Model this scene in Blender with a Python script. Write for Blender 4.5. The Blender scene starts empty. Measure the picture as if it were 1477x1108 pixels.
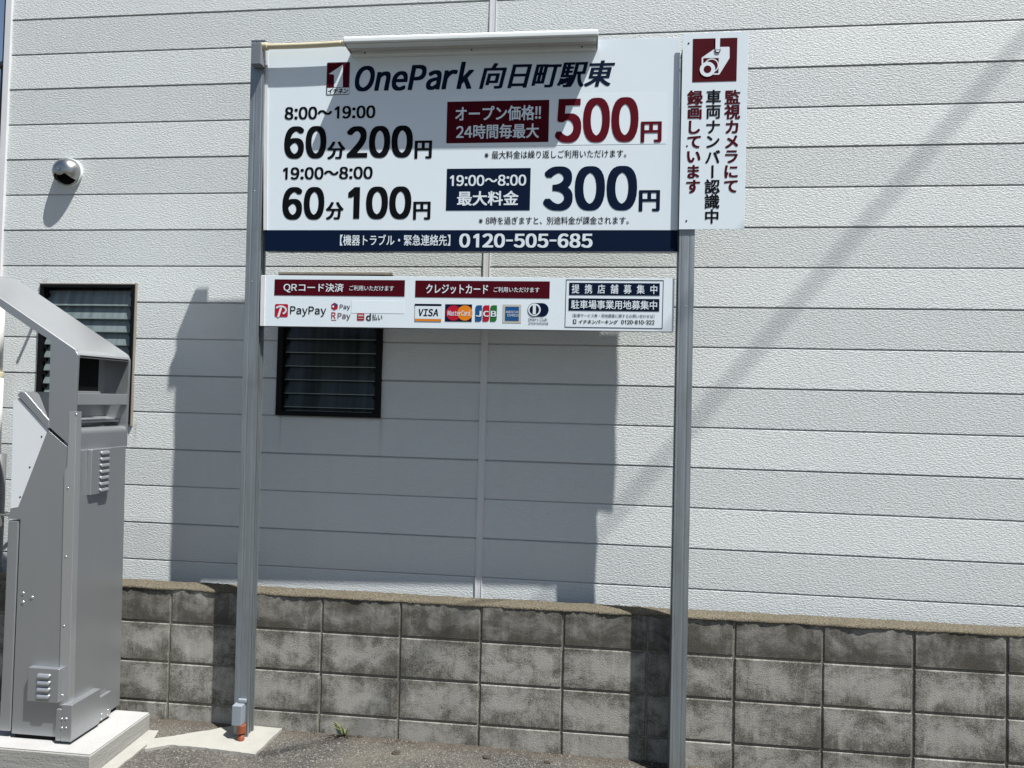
import bpy, bmesh, math, random
from mathutils import Vector, Matrix, noise

sc = bpy.context.scene
random.seed(7)
# ------------------------------------------------------------------ camera
G = 0.49                                   # height of the first block joint above the ground
CX, CD, CZ = 2.08731514, 3.45446212, 1.17374444 + G
YAW, PIT, ROL, FPX = -0.105144612, 0.0238482779, -0.0246617767, 1025.61585
PW, PH = 1477.0, 1108.0
fw = Vector((math.sin(YAW)*math.cos(PIT), math.cos(YAW)*math.cos(PIT), math.sin(PIT)))
r0 = Vector((math.cos(YAW), -math.sin(YAW), 0.0))
d0 = fw.cross(r0)
if d0.z > 0: d0 = -d0
RT = r0*math.cos(ROL) + d0*math.sin(ROL)
DN = d0*math.cos(ROL) - r0*math.sin(ROL)
CO = Vector((CX, -CD, CZ))
cam = bpy.data.cameras.new('camera'); cam.sensor_width = 36; cam.lens = 36*FPX/PW
cam.clip_start = 0.05; cam.clip_end = 2000
co = bpy.data.objects.new('camera', cam); sc.collection.objects.link(co)
M3 = Matrix((RT, -DN, -fw)).transposed()
co.matrix_world = Matrix.Translation(CO) @ M3.to_4x4()
sc.camera = co

def ray(x, y): return fw + RT*((x-PW/2)/FPX) + DN*((y-PH/2)/FPX)
def at(x, y, Y):                            # measured photo point -> real point on the plane Y
    v = ray(x, y); return CO + v*((Y-CO.y)/v.y)
def atx(x, y, X):
    v = ray(x, y); return CO + v*((X-CO.x)/v.x)
def atz(x, y, Z):
    v = ray(x, y); return CO + v*((Z-CO.z)/v.z)

# ------------------------------------------------------------------ light
SUN_A, SUN_B = -1.46, -3.62                 # travel of the light per metre of depth
sd = Vector((SUN_A, 1.0, SUN_B)).normalized()
elev = math.asin(-sd.z); azim = math.atan2(-sd.x, -sd.y)
w = bpy.data.worlds.new('World'); sc.world = w; w.use_nodes = True
nt = w.node_tree; bg = nt.nodes['Background']
sky = nt.nodes.new('ShaderNodeTexSky'); sky.sky_type = 'NISHITA'; sky.sun_disc = False
sky.sun_elevation = elev; sky.sun_rotation = azim
sky.air_density = 1.0; sky.dust_density = 1.5; sky.ozone_density = 0.7
nt.links.new(sky.outputs[0], bg.inputs[0]); bg.inputs[1].default_value = 0.051
sl = bpy.data.lights.new('sun', 'SUN'); sl.energy = 4.6; sl.angle = math.radians(0.5); sl.color = (1.0, 0.98, 0.945)
so = bpy.data.objects.new('sun', sl); sc.collection.objects.link(so)
so.rotation_euler = sd.to_track_quat('-Z', 'Y').to_euler()
sc.view_settings.view_transform = 'Standard'; sc.view_settings.look = 'None'
sc.view_settings.exposure = 1.0; sc.view_settings.gamma = 1.0
sc.render.engine = 'CYCLES'
sc.cycles.use_denoising = True
sc.cycles.max_bounces = 8

# ------------------------------------------------------------------ materials
class NT:
    def __init__(s, name):
        s.m = bpy.data.materials.new(name); s.m.use_nodes = True
        s.t = s.m.node_tree; s.b = s.t.nodes['Principled BSDF']
        s.co = None
    def n(s, typ, **k):
        x = s.t.nodes.new('ShaderNode'+typ)
        for a, v in k.items():
            if a.startswith('i_'):
                key = a[2:]; key = int(key) if key.isdigit() else key.replace('_', ' ')
                x.inputs[key].default_value = v
            else: setattr(x, a, v)
        return x
    def l(s, a, b): s.t.links.new(a, b)
    def obj(s, sx=1, sy=1, sz=1, loc=(0, 0, 0)):
        if s.co is None: s.co = s.n('TexCoord')
        mp = s.n('Mapping'); mp.inputs['Scale'].default_value = (sx, sy, sz); mp.inputs['Location'].default_value = loc
        s.l(s.co.outputs['Object'], mp.inputs[0]); return mp.outputs[0]
    def noise(s, vec, scale, detail=3, rough=.55, dist=0):
        x = s.n('TexNoise'); x.inputs['Scale'].default_value = scale; x.inputs['Detail'].default_value = detail
        x.inputs['Roughness'].default_value = rough; x.inputs['Distortion'].default_value = dist
        s.l(vec, x.inputs['Vector']); return x.outputs['Fac']
    def ramp(s, fac, stops):
        x = s.n('ValToRGB'); e = x.color_ramp.elements
        while len(e) < len(stops): e.new(0.5)
        for q, (p, c) in zip(e, stops):
            q.position = p; q.color = (c, c, c, 1) if isinstance(c, (int, float)) else (*c, 1)
        s.l(fac, x.inputs[0]); return x.outputs[0]
    def mix(s, fac, a, b, mode='MIX'):
        x = s.n('MixRGB', blend_type=mode)
        for i, v in ((0, fac), (1, a), (2, b)):
            if isinstance(v, (int, float)): x.inputs[i].default_value = v if i == 0 else (v, v, v, 1)
            elif isinstance(v, tuple): x.inputs[i].default_value = (*v, 1)
            else: s.l(v, x.inputs[i])
        return x.outputs[0]
    def math(s, op, a, b=0.0):
        x = s.n('Math', operation=op)
        for i, v in ((0, a), (1, b)):
            if isinstance(v, (int, float)): x.inputs[i].default_value = v
            else: s.l(v, x.inputs[i])
        return x.outputs[0]
    def bump(s, h, strength, dist):
        x = s.n('Bump'); x.inputs['Strength'].default_value = strength; x.inputs['Distance'].default_value = dist
        s.l(h, x.inputs['Height']); s.l(x.outputs[0], s.b.inputs['Normal'])
    def base(s, c):
        if isinstance(c, tuple): s.b.inputs['Base Color'].default_value = (*c, 1)
        else: s.l(c, s.b.inputs['Base Color'])
    def set(s, rough=.5, metal=0.0, spec=.5, coat=0.0):
        s.b.inputs['Roughness'].default_value = rough; s.b.inputs['Metallic'].default_value = metal
        s.b.inputs['Specular IOR Level'].default_value = spec; s.b.inputs['Coat Weight'].default_value = coat
        return s.m

def plain(name, c, rough=.5, metal=0.0, var=.08, scale=14, spec=.5, bump=0.0):
    k = NT(name)
    f = k.noise(k.obj(), scale, 4)
    lo = tuple(v*(1-var) for v in c); hi = tuple(min(1, v*(1+var)) for v in c)
    k.base(k.mix(f, lo, hi))
    if bump: k.bump(k.noise(k.obj(), scale*14, 2), bump, .002)
    return k.set(rough, metal, spec)

HLOC = (2.0, .26, G-.4855-.023)
STREAKS = [(p.x-HLOC[0], p.z-HLOC[2], l, w_) for p, l, w_ in ((at(403.5, 603, .26), .19, .010), (at(549.5, 603, .26), .24, .016), (at(192, 613, .26), .16, .012), (at(60, 404, .26), .05, .03))]
def mat_siding():
    k = NT('embossed_siding_paint')
    v = k.obj(74, 74, 165)
    n1 = k.noise(v, 1.0, 3, .6, .35)
    n2 = k.noise(k.obj(230, 230, 380), 1.0, 2, .5)
    h = k.math('ADD', k.ramp(n1, [(.36, 0), (.62, 1)]), k.math('MULTIPLY', n2, .25))
    k.bump(h, 1.0, .00125)
    big = k.noise(k.obj(.8, 1, 1.4), 1.6, 4)
    fine = k.noise(k.obj(16, 1, .8), 1.0, 5)
    c = k.mix(big, (.50, .532, .53), (.55, .578, .573))
    c = k.mix(k.ramp(fine, [(.48, 0.0), (.8, .17)]), c, (.45, .44, .42))
    # rain streaks under the two lower corners of the dark window
    sp = k.n('SeparateXYZ'); k.l(k.co.outputs['Object'], sp.inputs[0])
    tot = None
    for sx, zt, ln, wd in STREAKS:
        dx = k.math('ABSOLUTE', k.math('SUBTRACT', sp.outputs[0], sx))
        wob = k.math('MULTIPLY', k.math('SUBTRACT', fine, .5), .02)
        mx = k.n('MapRange'); mx.inputs['From Min'].default_value = wd; mx.inputs['From Max'].default_value = wd*.2
        k.l(k.math('ADD', dx, wob), mx.inputs[0])
        mz = k.n('MapRange'); mz.inputs['From Min'].default_value = zt-ln; mz.inputs['From Max'].default_value = zt
        k.l(sp.outputs[2], mz.inputs[0])
        cut = k.math('LESS_THAN', sp.outputs[2], zt+.01)
        f = k.math('MULTIPLY', k.math('MULTIPLY', mx.outputs[0], mz.outputs[0]), cut)
        tot = f if tot is None else k.math('MAXIMUM', tot, f)
    c = k.mix(k.math('MULTIPLY', tot, .45), c, (.26, .25, .23))
    k.base(c); return k.set(.55, 0, .35)
def mat_sign(name, c):
    k = NT(name)
    f = k.noise(k.obj(3, 3, 1.2), 2.2, 5, .6)
    k.base(k.mix(k.ramp(f, [(.45, 0), (.8, .12)]), c, tuple(x*.86 for x in c)))
    k.bump(k.noise(k.obj(), 3.5, 2), .25, .004)
    return k.set(.25, 0, .4)
def mat_galv():
    k = NT('galvanised_steel')
    f = k.noise(k.obj(60, 60, 2.2), 1.0, 5, .65)
    g = k.noise(k.obj(9, 9, 5), 1.0, 4, .6)
    c = k.mix(f, (.19, .215, .23), (.33, .365, .385))
    c = k.mix(k.ramp(g, [(.5, 0), (.75, .5)]), c, (.17, .18, .18))
    zz = k.n('SeparateXYZ'); k.l(k.co.outputs['Object'], zz.inputs[0])
    mf = k.n('MapRange'); mf.inputs['From Min'].default_value = .30; mf.inputs['From Max'].default_value = .0
    k.l(k.math('ADD', zz.outputs[2], k.math('MULTIPLY', g, .25)), mf.inputs[0])
    c = k.mix(k.math('MULTIPLY', mf.outputs[0], .55), c, (.24, .22, .18))
    k.base(c)
    r = k.ramp(f, [(.2, .38), (.8, .6)]); k.l(r, k.b.inputs['Roughness'])
    k.b.inputs['Metallic'].default_value = .75
    return k.m
def mat_machine(name, c, rough=.42):
    k = NT(name)
    f = k.noise(k.obj(5, 5, 1.2), 1.4, 4)
    s = k.noise(k.obj(), 900, 1)
    cc = k.mix(f, tuple(x*.93 for x in c), tuple(x*1.05 for x in c))
    cc = k.mix(k.ramp(s, [(.45, 0), (.75, .16)]), cc, tuple(min(1, x*1.6) for x in c))
    k.base(cc); k.bump(k.noise(k.obj(), 420, 2), .12, .0008)
    return k.set(rough, .75, .5)
def mat_block():
    k = NT('weathered_concrete_block')
    uv = k.n('TexCoord').outputs['UV']; sep = k.n('SeparateXYZ'); k.l(uv, sep.inputs[0])
    u, vv = sep.outputs[0], sep.outputs[1]
    geo = k.n('NewGeometry').outputs['Random Per Island']
    pores = k.noise(k.obj(), 150, 4, .75)
    spk = k.n('TexVoronoi'); spk.inputs['Scale'].default_value = 210; k.l(k.obj(), spk.inputs['Vector'])
    med = k.noise(k.obj(1.0, 1, 1.25, (3.1, 0, 1.7)), 6.5, 8, .72, .4)
    strk = k.noise(k.obj(26, 26, 3.2), 1.0, 5, .6)
    grain = k.noise(k.obj(340, 340, 120), 1.0, 2, .6); run = k.noise(k.obj(90, 90, 5), 1.0, 4, .65)
    base = k.mix(k.math('ADD', k.math('MULTIPLY', pores, .5), k.math('ADD', k.math('MULTIPLY', grain, .3), k.math('MULTIPLY', run, .25))), (.036, .035, .031), (.52, .508, .462))
    base = k.mix(k.ramp(geo, [(0, 0), (1, .4)]), base, (.22, .212, .19))
    # distance to the block's edges: dirt creeps in from the joints
    eu = k.math('MINIMUM', u, k.math('SUBTRACT', 1.0, u))
    ev = k.math('MINIMUM', vv, k.math('SUBTRACT', 1.0, vv))
    e = k.math('MINIMUM', k.math('MULTIPLY', eu, 2.0), ev)
    dirt = k.math('ADD', k.math('SUBTRACT', k.math('ADD', k.math('MULTIPLY', med, 1.15), k.math('MULTIPLY', strk, .30)), k.math('MULTIPLY', e, .36)), k.math('MULTIPLY', k.math('SUBTRACT', k.math('ADD', grain, pores), 1.0), .55))
    dirt = k.math('ADD', dirt, k.math('MULTIPLY', k.math('SUBTRACT', .5, vv), .07))
    dirt = k.ramp(dirt, [(.53, 0), (.80, .84)])
    base = k.mix(dirt, base, (.043, .040, .029))
    # pale streaks of lime
    lime = k.math('MULTIPLY', k.ramp(strk, [(.52, 0), (.72, .55)]), k.ramp(k.noise(k.obj(2, 2, 3, (9, 0, 4)), 2.4, 4), [(.46, 0), (.64, 1)]))
    base = k.mix(lime, base, (.43, .42, .385))
    # soot run-off under the coping: the whole first course is stained
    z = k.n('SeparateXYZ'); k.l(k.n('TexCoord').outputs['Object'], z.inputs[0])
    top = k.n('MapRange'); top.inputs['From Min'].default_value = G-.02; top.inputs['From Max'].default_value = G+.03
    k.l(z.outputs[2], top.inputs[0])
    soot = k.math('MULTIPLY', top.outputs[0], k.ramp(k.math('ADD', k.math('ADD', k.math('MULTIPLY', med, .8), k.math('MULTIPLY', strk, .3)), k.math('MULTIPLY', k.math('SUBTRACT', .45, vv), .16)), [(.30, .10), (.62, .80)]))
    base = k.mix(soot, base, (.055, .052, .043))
    k.base(base)
    k.bump(k.math('ADD', pores, k.math('MULTIPLY', spk.outputs['Distance'], .6)), .45, .003)
    return k.set(.95, 0, .15)
def mat_mortar():
    k = NT('mortar_joint')
    f = k.noise(k.obj(), 40, 4); k.base(k.mix(f, (.07, .064, .05), (.30, .28, .23)))
    k.bump(k.noise(k.obj(), 160, 3), .8, .004); return k.set(.95, 0, .1)
def mat_cap():
    k = NT('coarse_coping_mortar')
    f = k.noise(k.obj(), 130, 4, .7); g = k.noise(k.obj(), 6, 4, .6)
    c = k.mix(k.ramp(f, [(.3, 0), (.7, 1)]), (.020, .017, .012), (.215, .19, .142))
    c = k.mix(k.ramp(g, [(.45, 0), (.72, .8)]), c, (.10, .088, .062))
    k.base(c); k.bump(f, 1.0, .008); return k.set(.95, 0, .1)
def mat_asphalt():
    k = NT('asphalt_aggregate')
    v = k.n('TexVoronoi'); v.inputs['Scale'].default_value = 150; k.l(k.obj(), v.inputs['Vector'])
    v2 = k.n('TexVoronoi'); v2.inputs['Scale'].default_value = 60; k.l(k.obj(1, 1, 1, (.3, .7, 0)), v2.inputs['Vector'])
    sc_ = k.n('SeparateColor'); k.l(v.outputs['Color'], sc_.inputs[0])
    c = k.ramp(sc_.outputs[0], [(0, (.045, .044, .041)), (.5, (.088, .085, .079)), (.8, (.135, .130, .119)), (.955, (.18, .172, .155)), (.99, (.29, .275, .25))])
    c = k.mix(k.ramp(v.outputs['Distance'], [(.35, 0), (.75, .75)]), c, (.03, .028, .024))
    d2 = k.n('SeparateColor'); k.l(v2.outputs['Color'], d2.inputs[0])
    pale = k.math('MULTIPLY', k.math('GREATER_THAN', d2.outputs[1], .98), k.math('LESS_THAN', v2.outputs['Distance'], .22))
    c = k.mix(pale, c, (.34, .31, .28))
    big = k.noise(k.obj(), 2.6, 5, .6)
    c = k.mix(k.ramp(big, [(.42, 0), (.70, .45)]), c, (.165, .150, .122))
    # soil washed against the foot of the block wall
    y = k.n('SeparateXYZ'); k.l(k.n('TexCoord').outputs['Object'], y.inputs[0])
    mr = k.n('MapRange'); mr.inputs['From Min'].default_value = -.085; mr.inputs['From Max'].default_value = 0.01
    k.l(k.math('ADD', y.outputs[1], k.math('MULTIPLY', k.math('SUBTRACT', k.noise(k.obj(), 14, 4), .5), .12)), mr.inputs[0])
    c = k.mix(k.math('MULTIPLY', mr.outputs[0], .8), c, k.mix(k.noise(k.obj(), 70, 3), (.03, .026, .02), (.11, .085, .06)))
    k.base(c)
    k.bump(k.math('SUBTRACT', 1.0, v.outputs['Distance']), 1.0, .006)
    return k.set(.9, 0, .25)
def mat_conc(name, lo, hi, rough=.9):
    k = NT(name)
    f = k.noise(k.obj(), 8, 6, .65); g = k.noise(k.obj(), 120, 3, .7)
    c = k.mix(f, lo, hi); c = k.mix(k.ramp(g, [(.55, 0), (.75, .22)]), c, tuple(x*.6 for x in lo))
    k.base(c); k.bump(g, .5, .003); return k.set(rough, 0, .2)
def mat_pad_side():
    k = NT('board_marked_concrete')
    f = k.noise(k.obj(4, 4, 60), 1.0, 5, .6); g = k.noise(k.obj(), 70, 4, .7)
    c = k.mix(f, (.19, .188, .175), (.32, .316, .295)); c = k.mix(k.ramp(g, [(.55, 0), (.7, .6)]), c, (.19, .18, .15))
    k.base(c); k.bump(k.math('ADD', f, g), .6, .004); return k.set(.92, 0, .2)
def mat_louvre(name, a, b):
    k = NT(name)
    f = k.noise(k.obj(22, 4, 1.3), 1.0, 4, .6); g = k.noise(k.obj(60, 10, 5), 1.0, 4, .6)
    c = k.mix(k.ramp(f, [(.30, 0), (.80, 1)]), a, b); c = k.mix(k.ramp(g, [(.55, 0), (.8, .35)]), c, tuple(x*.5 for x in a))
    k.base(c); k.bump(k.noise(k.obj(), 260, 2), .1, .001); return k.set(.2, 0, .35)

M = dict(
    siding=mat_siding(), trim=plain('white_joint_trim', (.56, .57, .58), .45),
    groove=plain('siding_groove', (.36, .365, .365), .8),
    sign=mat_sign('white_sign_sheet', (.62, .69, .73)), sign2=mat_sign('white_vinyl_sticker', (.645, .715, .75)),
    ink=plain('black_print', (.004, .005, .006), .55, var=.15, spec=.04), navy=plain('navy_print', (.003, .009, .028), .55, var=.12, spec=.04),
    maroon=plain('maroon_print', (.058, .003, .008), .55, var=.12, spec=.04), red=plain('red_print', (.085, .004, .010), .55, var=.1, spec=.04),
    white=plain('white_print', (.60, .67, .71), .4, var=.04), galv=mat_galv(),
    mach=mat_machine('silver_grey_paint', (.37, .386, .40), .36), machlt=mat_machine('pale_and_sunlit_silver_paint', (.50, .517, .53), .30),  # the pale tone also gives the hood roof its sunlit look
    dark=plain('dark_interior', (.004, .004, .004), .6, spec=.1), acryl=plain('white_side_panel', (.60, .63, .64), .35, var=.03),
    bolt=plain('steel_bolt', (.55, .56, .58), .3, .9), block=mat_block(), mortar=mat_mortar(), cap=mat_cap(),
    asphalt=mat_asphalt(), pale=mat_conc('fresh_concrete', (.235, .23, .21), (.325, .32, .293)), padtop=mat_conc('pad_concrete', (.27, .27, .265), (.36, .36, .355)),
    padside=mat_pad_side(), frame=plain('dark_bronze_aluminium', (.005, .005, .006), .5, .0, spec=.1), sash=plain('cream_sash_trim', (.20, .185, .15), .6, var=.3),
    louvA=mat_louvre('frosted_louvre_glass_lit', (.085, .11, .112), (.20, .245, .25)), louvB=mat_louvre('dark_louvre_glass', (.010, .013, .013), (.045, .058, .055)),  # left louvres paler: their sunlit look is put into the colour
    curtain=mat_louvre('curtain_cloth', (.02, .025, .025), (.06, .07, .07)),
    steel=plain('polished_steel', (.40, .40, .39), .28, 1.0, var=.03), cream=plain('cream_pvc', (.50, .45, .31), .4),
    orange=plain('orange_conduit', (.19, .048, .017), .5, var=.35, scale=40), boxgrey=plain('grey_pvc_box', (.13, .145, .16), .5),
    boxlt=plain('pale_blue_grey_box', (.20, .228, .255), .45), lampw=plain('lamp_white', (.60, .64, .64), .35), lampg=plain('lamp_grey', (.42, .42, .40), .45),
    brown=plain('brown_downpipe', (.045, .028, .026), .4), stain=plain('rain_stain', (.33, .32, .30), .8, var=.2),
    pvc=plain('white_pvc', (.62, .63, .60), .45), dgrey=plain('dark_grey_pipe', (.085, .09, .095), .5), rope=plain('white_cord', (.62, .60, .52), .9),
    leaf=plain('weed_leaf', (.12, .15, .04), .6, var=.4, scale=60), soil=plain('dark_soil_clod', (.04, .032, .024), .95, var=.5, scale=60),
    cable=plain('black_cable', (.02, .02, .02), .6), edge=plain('glass_edge', (.16, .20, .19), .3), topbar=plain('weathered_window_head', (.23, .215, .185), .7, var=.4, scale=30),
    gritmid=plain('grey_grit', (.13, .125, .11), .9, var=.4, scale=60), gritpale=plain('pale_grit', (.30, .28, .25), .9, var=.3, scale=60),
    roof=plain('roof_sheet', (.12, .12, .13), .6),
    blue=plain('blue_print', (.012, .07, .20), .45, spec=.15), cred=plain('bright_red_print', (.36, .008, .025), .45, spec=.15), cor=plain('orange_print', (.62, .19, .01), .45, spec=.15),
    green=plain('green_print', (.015, .13, .025), .45, spec=.15), beige=plain('beige_print', (.42, .42, .36), .45), grey=plain('grey_print', (.07, .09, .11), .5, spec=.15),
)

# ------------------------------------------------------------------ mesh helpers
class MB:
    def __init__(s): s.v = []; s.f = []; s.mi = []; s.uv = {}
    def add(s, vs, fs, mi=0):
        o = len(s.v); s.v += [Vector(v) for v in vs]
        for f in fs: s.f.append([i+o for i in f]); s.mi.append(mi)
        return o
    def box(s, x0, x1, y0, y1, z0, z1, mi=0):
        s.add([(x0,y0,z0),(x1,y0,z0),(x1,y1,z0),(x0,y1,z0),(x0,y0,z1),(x1,y0,z1),(x1,y1,z1),(x0,y1,z1)],
              [(0,3,2,1),(4,5,6,7),(0,1,5,4),(1,2,6,5),(2,3,7,6),(3,0,4,7)], mi); return s
    def prism(s, poly, y0, y1, mi=0):        # poly of (x,z), seen from -Y
        a = sum(poly[i][0]*poly[(i+1) % len(poly)][1]-poly[(i+1) % len(poly)][0]*poly[i][1] for i in range(len(poly)))
        if a < 0: poly = poly[::-1]
        n = len(poly)
        vs = [(x, y0, z) for x, z in poly] + [(x, y1, z) for x, z in poly]
        fs = [list(range(n)), list(range(2*n-1, n-1, -1))] + [(i, i+n, (i+1) % n+n, (i+1) % n) for i in range(n)]
        s.add(vs, fs, mi); return s
    def prismx(s, poly, x0, x1, mi=0):       # poly of (y,z)
        a = sum(poly[i][0]*poly[(i+1) % len(poly)][1]-poly[(i+1) % len(poly)][0]*poly[i][1] for i in range(len(poly)))
        if a < 0: poly = poly[::-1]
        n = len(poly)
        vs = [(x1, y, z) for y, z in poly] + [(x0, y, z) for y, z in poly]
        fs = [list(range(n)), list(range(2*n-1, n-1, -1))] + [(i, i+n, (i+1) % n+n, (i+1) % n) for i in range(n)]
        s.add(vs, fs, mi); return s
    def tube(s, pts, r, n=12, mi=0, cap=True):
        pts = [Vector(p) for p in pts]; rings = []; base = len(s.v)
        rr = r if isinstance(r, (list, tuple)) else [r]*len(pts)
        up = None
        for i, p in enumerate(pts):
            t = (pts[min(i+1, len(pts)-1)]-pts[max(i-1, 0)]).normalized()
            if up is None: up = Vector((0, 0, 1)) if abs(t.z) < .9 else Vector((1, 0, 0))
            a = t.cross(up).normalized(); b = t.cross(a)
            up = -b if False else up
            s.v += [p+(a*math.cos(2*math.pi*j/n)+b*math.sin(2*math.pi*j/n))*rr[i] for j in range(n)]
        for i in range(len(pts)-1):
            for j in range(n):
                s.f.append([base+i*n+j, base+i*n+(j+1) % n, base+(i+1)*n+(j+1) % n, base+(i+1)*n+j]); s.mi.append(mi)
        if cap:
            s.f.append([base+j for j in range(n)][::-1]); s.mi.append(mi)
            e = base+(len(pts)-1)*n; s.f.append([e+j for j in range(n)]); s.mi.append(mi)
        return s
    def dome(s, c, r, axis='Y', h=1.0, n=16, m=6, mi=0):   # bolt head / dome bulging to -Y or +X
        c = Vector(c); pts = []; base = len(s.v)
        for i in range(m+1):
            a = math.pi/2*i/m; rad = r*math.cos(a); d = r*h*math.sin(a)
            for j in range(n):
                t = 2*math.pi*j/n
                s.v.append(c+(Vector((rad*math.cos(t), -d, rad*math.sin(t))) if axis == 'Y' else Vector((d, rad*math.cos(t), rad*math.sin(t)))))
        for i in range(m):
            for j in range(n):
                s.f.append([base+i*n+j, base+i*n+(j+1) % n, base+(i+1)*n+(j+1) % n, base+(i+1)*n+j]); s.mi.append(mi)
        return s
    def build(s, name, mats, parent=None, bevel=0.0, seg=2, smooth=False, recalc=True):
        me = bpy.data.meshes.new(name)
        o0 = Vector(parent['_o']) if parent is not None else Vector((0, 0, 0))
        me.from_pydata([v-o0 for v in s.v], [], s.f)
        for m in (mats if isinstance(mats, (list, tuple)) else [mats]): me.materials.append(m)
        me.polygons.foreach_set('material_index', s.mi)
        if recalc:
            b = bmesh.new(); b.from_mesh(me); bmesh.ops.recalc_face_normals(b, faces=b.faces); b.to_mesh(me); b.free()
        me.update()
        o = bpy.data.objects.new(name, me); sc.collection.objects.link(o)
        if parent is not None: o.parent = parent; o['_o'] = parent['_o']
        else: o['_o'] = (0.0, 0.0, 0.0)
        if bevel:
            md = o.modifiers.new('bevel', 'BEVEL'); md.width = bevel; md.segments = seg; md.limit_method = 'ANGLE'; md.angle_limit = math.radians(40)
        if smooth or bevel:
            me.polygons.foreach_set('use_smooth', [True]*len(me.polygons))
            if bevel:
                md = o.modifiers.new('normals', 'WEIGHTED_NORMAL'); md.keep_sharp = True
        return o
def thing(name, loc, label, cat, group=None):
    o = bpy.data.objects.new(name, None); sc.collection.objects.link(o); o.location = loc
    o['_o'] = tuple(loc); return tag(o, label, cat, group)
def tag(o, label, cat, group=None):
    o['label'] = label; o['category'] = cat
    if group: o['group'] = group
    return o
def struct(o): o['kind'] = 'structure'; return o

# ------------------------------------------------------------------ lettering
_gl = {}
def glyph(ch):
    if ch not in _gl:
        cu = bpy.data.curves.new('glyph', 'FONT'); cu.body = ch; cu.size = 1; cu.resolution_u = 6
        o = bpy.data.objects.new('glyph', cu); sc.collection.objects.link(o)
        dg = bpy.context.evaluated_depsgraph_get(); dg.update()
        me = bpy.data.meshes.new_from_object(o.evaluated_get(dg))
        vs = [(v.co.x, v.co.y) for v in me.vertices]; fs = [list(p.vertices) for p in me.polygons]
        bpy.data.objects.remove(o); bpy.data.curves.remove(cu); bpy.data.meshes.remove(me)
        _gl[ch] = (vs, fs)
    return _gl[ch]
_gl['１'] = ([(.245, 0), (.335, 0), (.335, .735), (.262, .735), (.245, .60), (.085, .515), (.085, .600)], [(0, 1, 2, 3, 4), (4, 3, 6, 5)])
def is_latin(c): return '!' <= c <= '~'
def layout(s, space=.0, r=.0):
    vs, fs = [], []; x = 0.0
    for c in s:
        if c == ' ': x += .3; continue
        if is_latin(c):
            gv, gf = glyph(chr(ord(c)+0xFEE0)); x0 = min(v[0] for v in gv); x1 = max(v[0] for v in gv); wd = x1-x0
            if c == '-': gv = [(v[0]*.42, v[1]) for v in gv]; x0 *= .42; wd *= .42
            if c.isdigit(): adv = .60; off = (adv-wd)/2-x0
            else: adv = wd+.10; off = .05-x0
            adv += 1.5*r; off += .75*r
        else:
            gv, gf = glyph(c); adv = 1.0; off = 0.0
        o = len(vs); vs += [(v[0]+x+off, v[1]) for v in gv]; fs += [[i+o for i in f] for f in gf]
        x += adv+space
    return vs, fs
def text(s, X0, X1, Z0, Z1, Y, mat, parent, r=.02, shear=0.0, space=0.0, name='lettering'):
    vs, fs = layout(s, space, r); vs = [(x+shear*z, z) for x, z in vs]
    rz = r*(.45 if r > .022 else .7)
    a0, a1 = min(v[0] for v in vs)-r, max(v[0] for v in vs)+r
    b0, b1 = min(v[1] for v in vs)-rz, max(v[1] for v in vs)+rz
    sx, sz = (X1-X0)/(a1-a0), (Z1-Z0)/(b1-b0)
    mb = MB(); K = 9; rz = r*(.45 if r > .022 else .7)
    q_ = (-1, -.5, 0, .5, 1) if r > .03 else (-1, 0, 1)
    ker = [(0, 0)]+[(i*r, j*rz) for i in q_ for j in q_ if max(abs(i), abs(j)) == 1]; K = len(ker)
    for k in range(K):
        dx, dz = ker[k]
        y = Y-.00002*k
        mb.add([(X0+(x+dx-a0)*sx, y, Z0+(z+dz-b0)*sz) for x, z in vs], fs)
    o = mb.build(name, mat, parent, recalc=False)
    me = o.data                                   # make every face look towards the reader
    b = bmesh.new(); b.from_mesh(me)
    flip = [f for f in b.faces if f.normal.y > 0]
    if flip: bmesh.ops.reverse_faces(b, faces=flip)
    b.to_mesh(me); b.free()
    return o
def ptext(s, x0, x1, y0, y1, Y, mat, parent, **k):       # measured photo box on the sign plane
    xm, ym = (x0+x1)/2, (y0+y1)/2
    return text(s, at(x0, ym, Y).x, at(x1, ym, Y).x, at(xm, y1, Y).z, at(xm, y0, Y).z, Y, mat, parent, **k)
def rect(x0, x1, y0, y1, Y):
    xm, ym = (x0+x1)/2, (y0+y1)/2
    return at(x0, ym, Y).x, at(x1, ym, Y).x, at(xm, y1, Y).z, at(xm, y0, Y).z
def prect(name, x0, x1, y0, y1, Y, mat, parent, th=.0008, rad=0.0):
    X0, X1, Z0, Z1 = rect(x0, x1, y0, y1, Y); mb = MB()
    if rad: mb.prism(rrect(X0, X1, Z0, Z1, rad), Y, Y+th)
    else: mb.box(X0, X1, Y, Y+th, Z0, Z1)
    return mb.build(name, mat, parent)
def rrect(X0, X1, Z0, Z1, r, n=5):
    p = []
    for cx, cz, a in ((X1-r, Z1-r, 0), (X0+r, Z1-r, 90), (X0+r, Z0+r, 180), (X1-r, Z0+r, 270)):
        for i in range(n+1):
            t = math.radians(a+90*i/n); p.append((cx+r*math.cos(t), cz+r*math.sin(t)))
    return p
def circ(cx, cz, r, n=28, rz=None): return [(cx+r*math.cos(2*math.pi*i/n), cz+(rz or r)*math.sin(2*math.pi*i/n)) for i in range(n)]

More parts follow.
